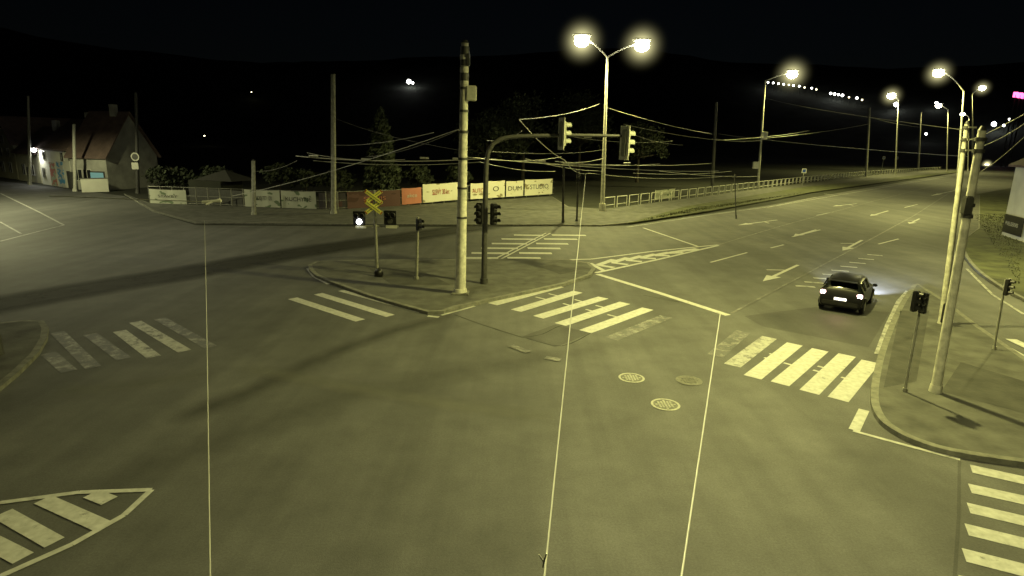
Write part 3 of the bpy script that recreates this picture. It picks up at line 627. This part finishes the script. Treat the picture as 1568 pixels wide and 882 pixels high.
# ---------------------------------------------------------------- car
M_body=simple('black_car_paint',(.008,.008,.010),.38,.1,2,spec=.25); M_cglass=simple('car_glass',(.006,.007,.008),.12,.1,2,spec=.3); M_tyre=simple('tyre_rubber',(.012,.012,.012),.9,.2,8); M_rim=simple('alloy_rim',(.30,.30,.28),.4,.1,8,metal=.7)
M_tail=emit('tail_light',(1,.66,.62),9); M_plate=emit('lit_number_plate',(1,.95,.85),2.2); M_hl=emit('headlight',(1,1,.95),30)
def car(name,pos_,yaw,col=M_body,tail=True,lights=True):
    R=Matrix.Rotation(yaw,3,'Z'); mb=MB(); T=lambda x,y,z:pos_+R@Vector((x,y,z))
    st=[(-1.95,.42,.62,.66,.74,.62),(-1.91,.28,.92,.96,.84,.66),(-1.82,.25,.98,1.10,.88,.66),(-1.60,.24,1.0,1.38,.89,.62),(-1.35,.24,1.0,1.47,.90,.60),(-.6,.24,.98,1.52,.91,.61),(.15,.24,.96,1.50,.91,.60),(.5,.24,.94,1.40,.91,.60),(1.07,.24,.93,1.03,.90,.68),(1.45,.25,.87,.95,.88,.66),(1.80,.28,.76,.83,.84,.6),(1.96,.38,.55,.60,.72,.5)]
    ring=[]
    for (y,zb,zl,zt,w,wr) in st:
        half=[(0,zb),(w*.85,zb),(w*.98,zb+.10),(w,zb+(zl-zb)*.55),(w*.965,zl),(wr+.05,zl+(zt-zl)*.86),(wr*.82,zt),(0,zt+.015)]
        ring.append([T(x,y,z) for x,z in half]+[T(-x,y,z) for x,z in half[-2:0:-1]])
    n=len(ring[0]); vs=[v for r in ring for v in r]
    fb=[];fg=[]
    for i in range(len(st)-1):
        for k in range(n):
            f=[i*n+k,(i+1)*n+k,(i+1)*n+(k+1)%n,i*n+(k+1)%n]
            side=k in (4,n-5); topf=k in (5,6,n-7,n-6)
            if side and 3<=i<=6: fg.append(f)
            elif topf and i in (2,7): fg.append(f)
            elif side and i in(2,7): fg.append(f)
            else: fb.append(f)
    fb+=[list(range(n)),[(len(st)-1)*n+k for k in range(n)][::-1]]
    o=len(mb.v); mb.add(vs,fb,col); k=mb.mi(M_cglass)
    for f in fg: mb.f.append([o+i for i in f]); mb.m.append(k)
    for sx in (1,-1):
        for y in (-1.2,-.25): mb.box(T(sx*.79,y,1.24),(.05,.09,.40),col,R@Matrix.Rotation(sx*-.45,3,'Y'))
        mb.box(T(sx*1.0,.72,1.0),(.20,.10,.13),col,R,.03)
        for y in (-1.25,1.22):
            mb.tube([T(sx*.74,y,.32),T(sx*.925,y,.32)],.32,M_tyre,20); mb.tube([T(sx*.92,y,.32),T(sx*.935,y,.32)],.2,M_rim,14)
            mb.tube([T(sx*.915,y+math.cos(math.pi*q/8)*.39,.32+math.sin(math.pi*q/8)*.39) for q in range(9)],.035,M_black,6)
        mb.box(T(sx*.74,-1.89,.88),(.22,.12,.18),M_tail if tail else M_red,R,.03)
        mb.box(T(sx*.66,1.89,.66),(.3,.14,.14),M_hl if lights else M_frame,R,.03)
    mb.box(T(0,-1.93,.46),(1.5,.12,.24),M_black,R,.04); mb.box(T(0,-1.98,.66),(.50,.03,.11),M_plate,R); mb.box(T(0,-1.76,1.44),(1.1,.24,.04),col,R,.01); mb.box(T(0,1.96,.42),(1.4,.08,.2),M_black,R,.03)
    ob=mb.build(name,origin=pos_,smooth=True)
    return ob,T
rear=G(1283,480); hd=Vector((.60,.80,0)).normalized(); cpos=W(rear.x,rear.y)+hd*1.95
c1,T=car('black_hatchback_car',cpos,math.atan2(hd.y,hd.x)-math.pi/2)
c1.scale=(.97,.97,.97)
for sx in (-.6,.6): spot(c1,T(sx,2.2,.68),5000,(.76,.83,1),60,.05,T(sx*1.2,14,-.2),.9)
spot(c1,T(0,-2.25,.75),20,(1,.45,.4),150,.1,T(0,-4,.1))
p=G(1511,254); cc,T2=car('oncoming_car',W(p.x,p.y),math.atan2(-p.y,-p.x)-math.pi/2,M_body,False,True)
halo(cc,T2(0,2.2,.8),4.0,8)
b=G(-2,548); mb=MB(); mb.tube([b,b+Vector((0,0,.15)),b+Vector((0,0,.75)),b+Vector((0,0,.95))],[.22,.17,.16,.08],M_dark,14); mb.tube([b+Vector((0,0,.5)),b+Vector((0,0,.65))],.172,M_dark,14); mb.build('traffic_bollard',origin=b,smooth=True)
# ---------------------------------------------------------------- night sky
w=bpy.data.worlds.new('World'); S.world=w; w.use_nodes=True; t=w.node_tree; bg=t.nodes['Background']
sk=N(t,'ShaderNodeTexSky'); sk.sky_type='NISHITA'; sk.sun_disc=False; sk.sun_elevation=math.radians(25); sk.sun_rotation=math.radians(200)
t.links.new(sk.outputs[0],bg.inputs[0]); bg.inputs[1].default_value=.0003
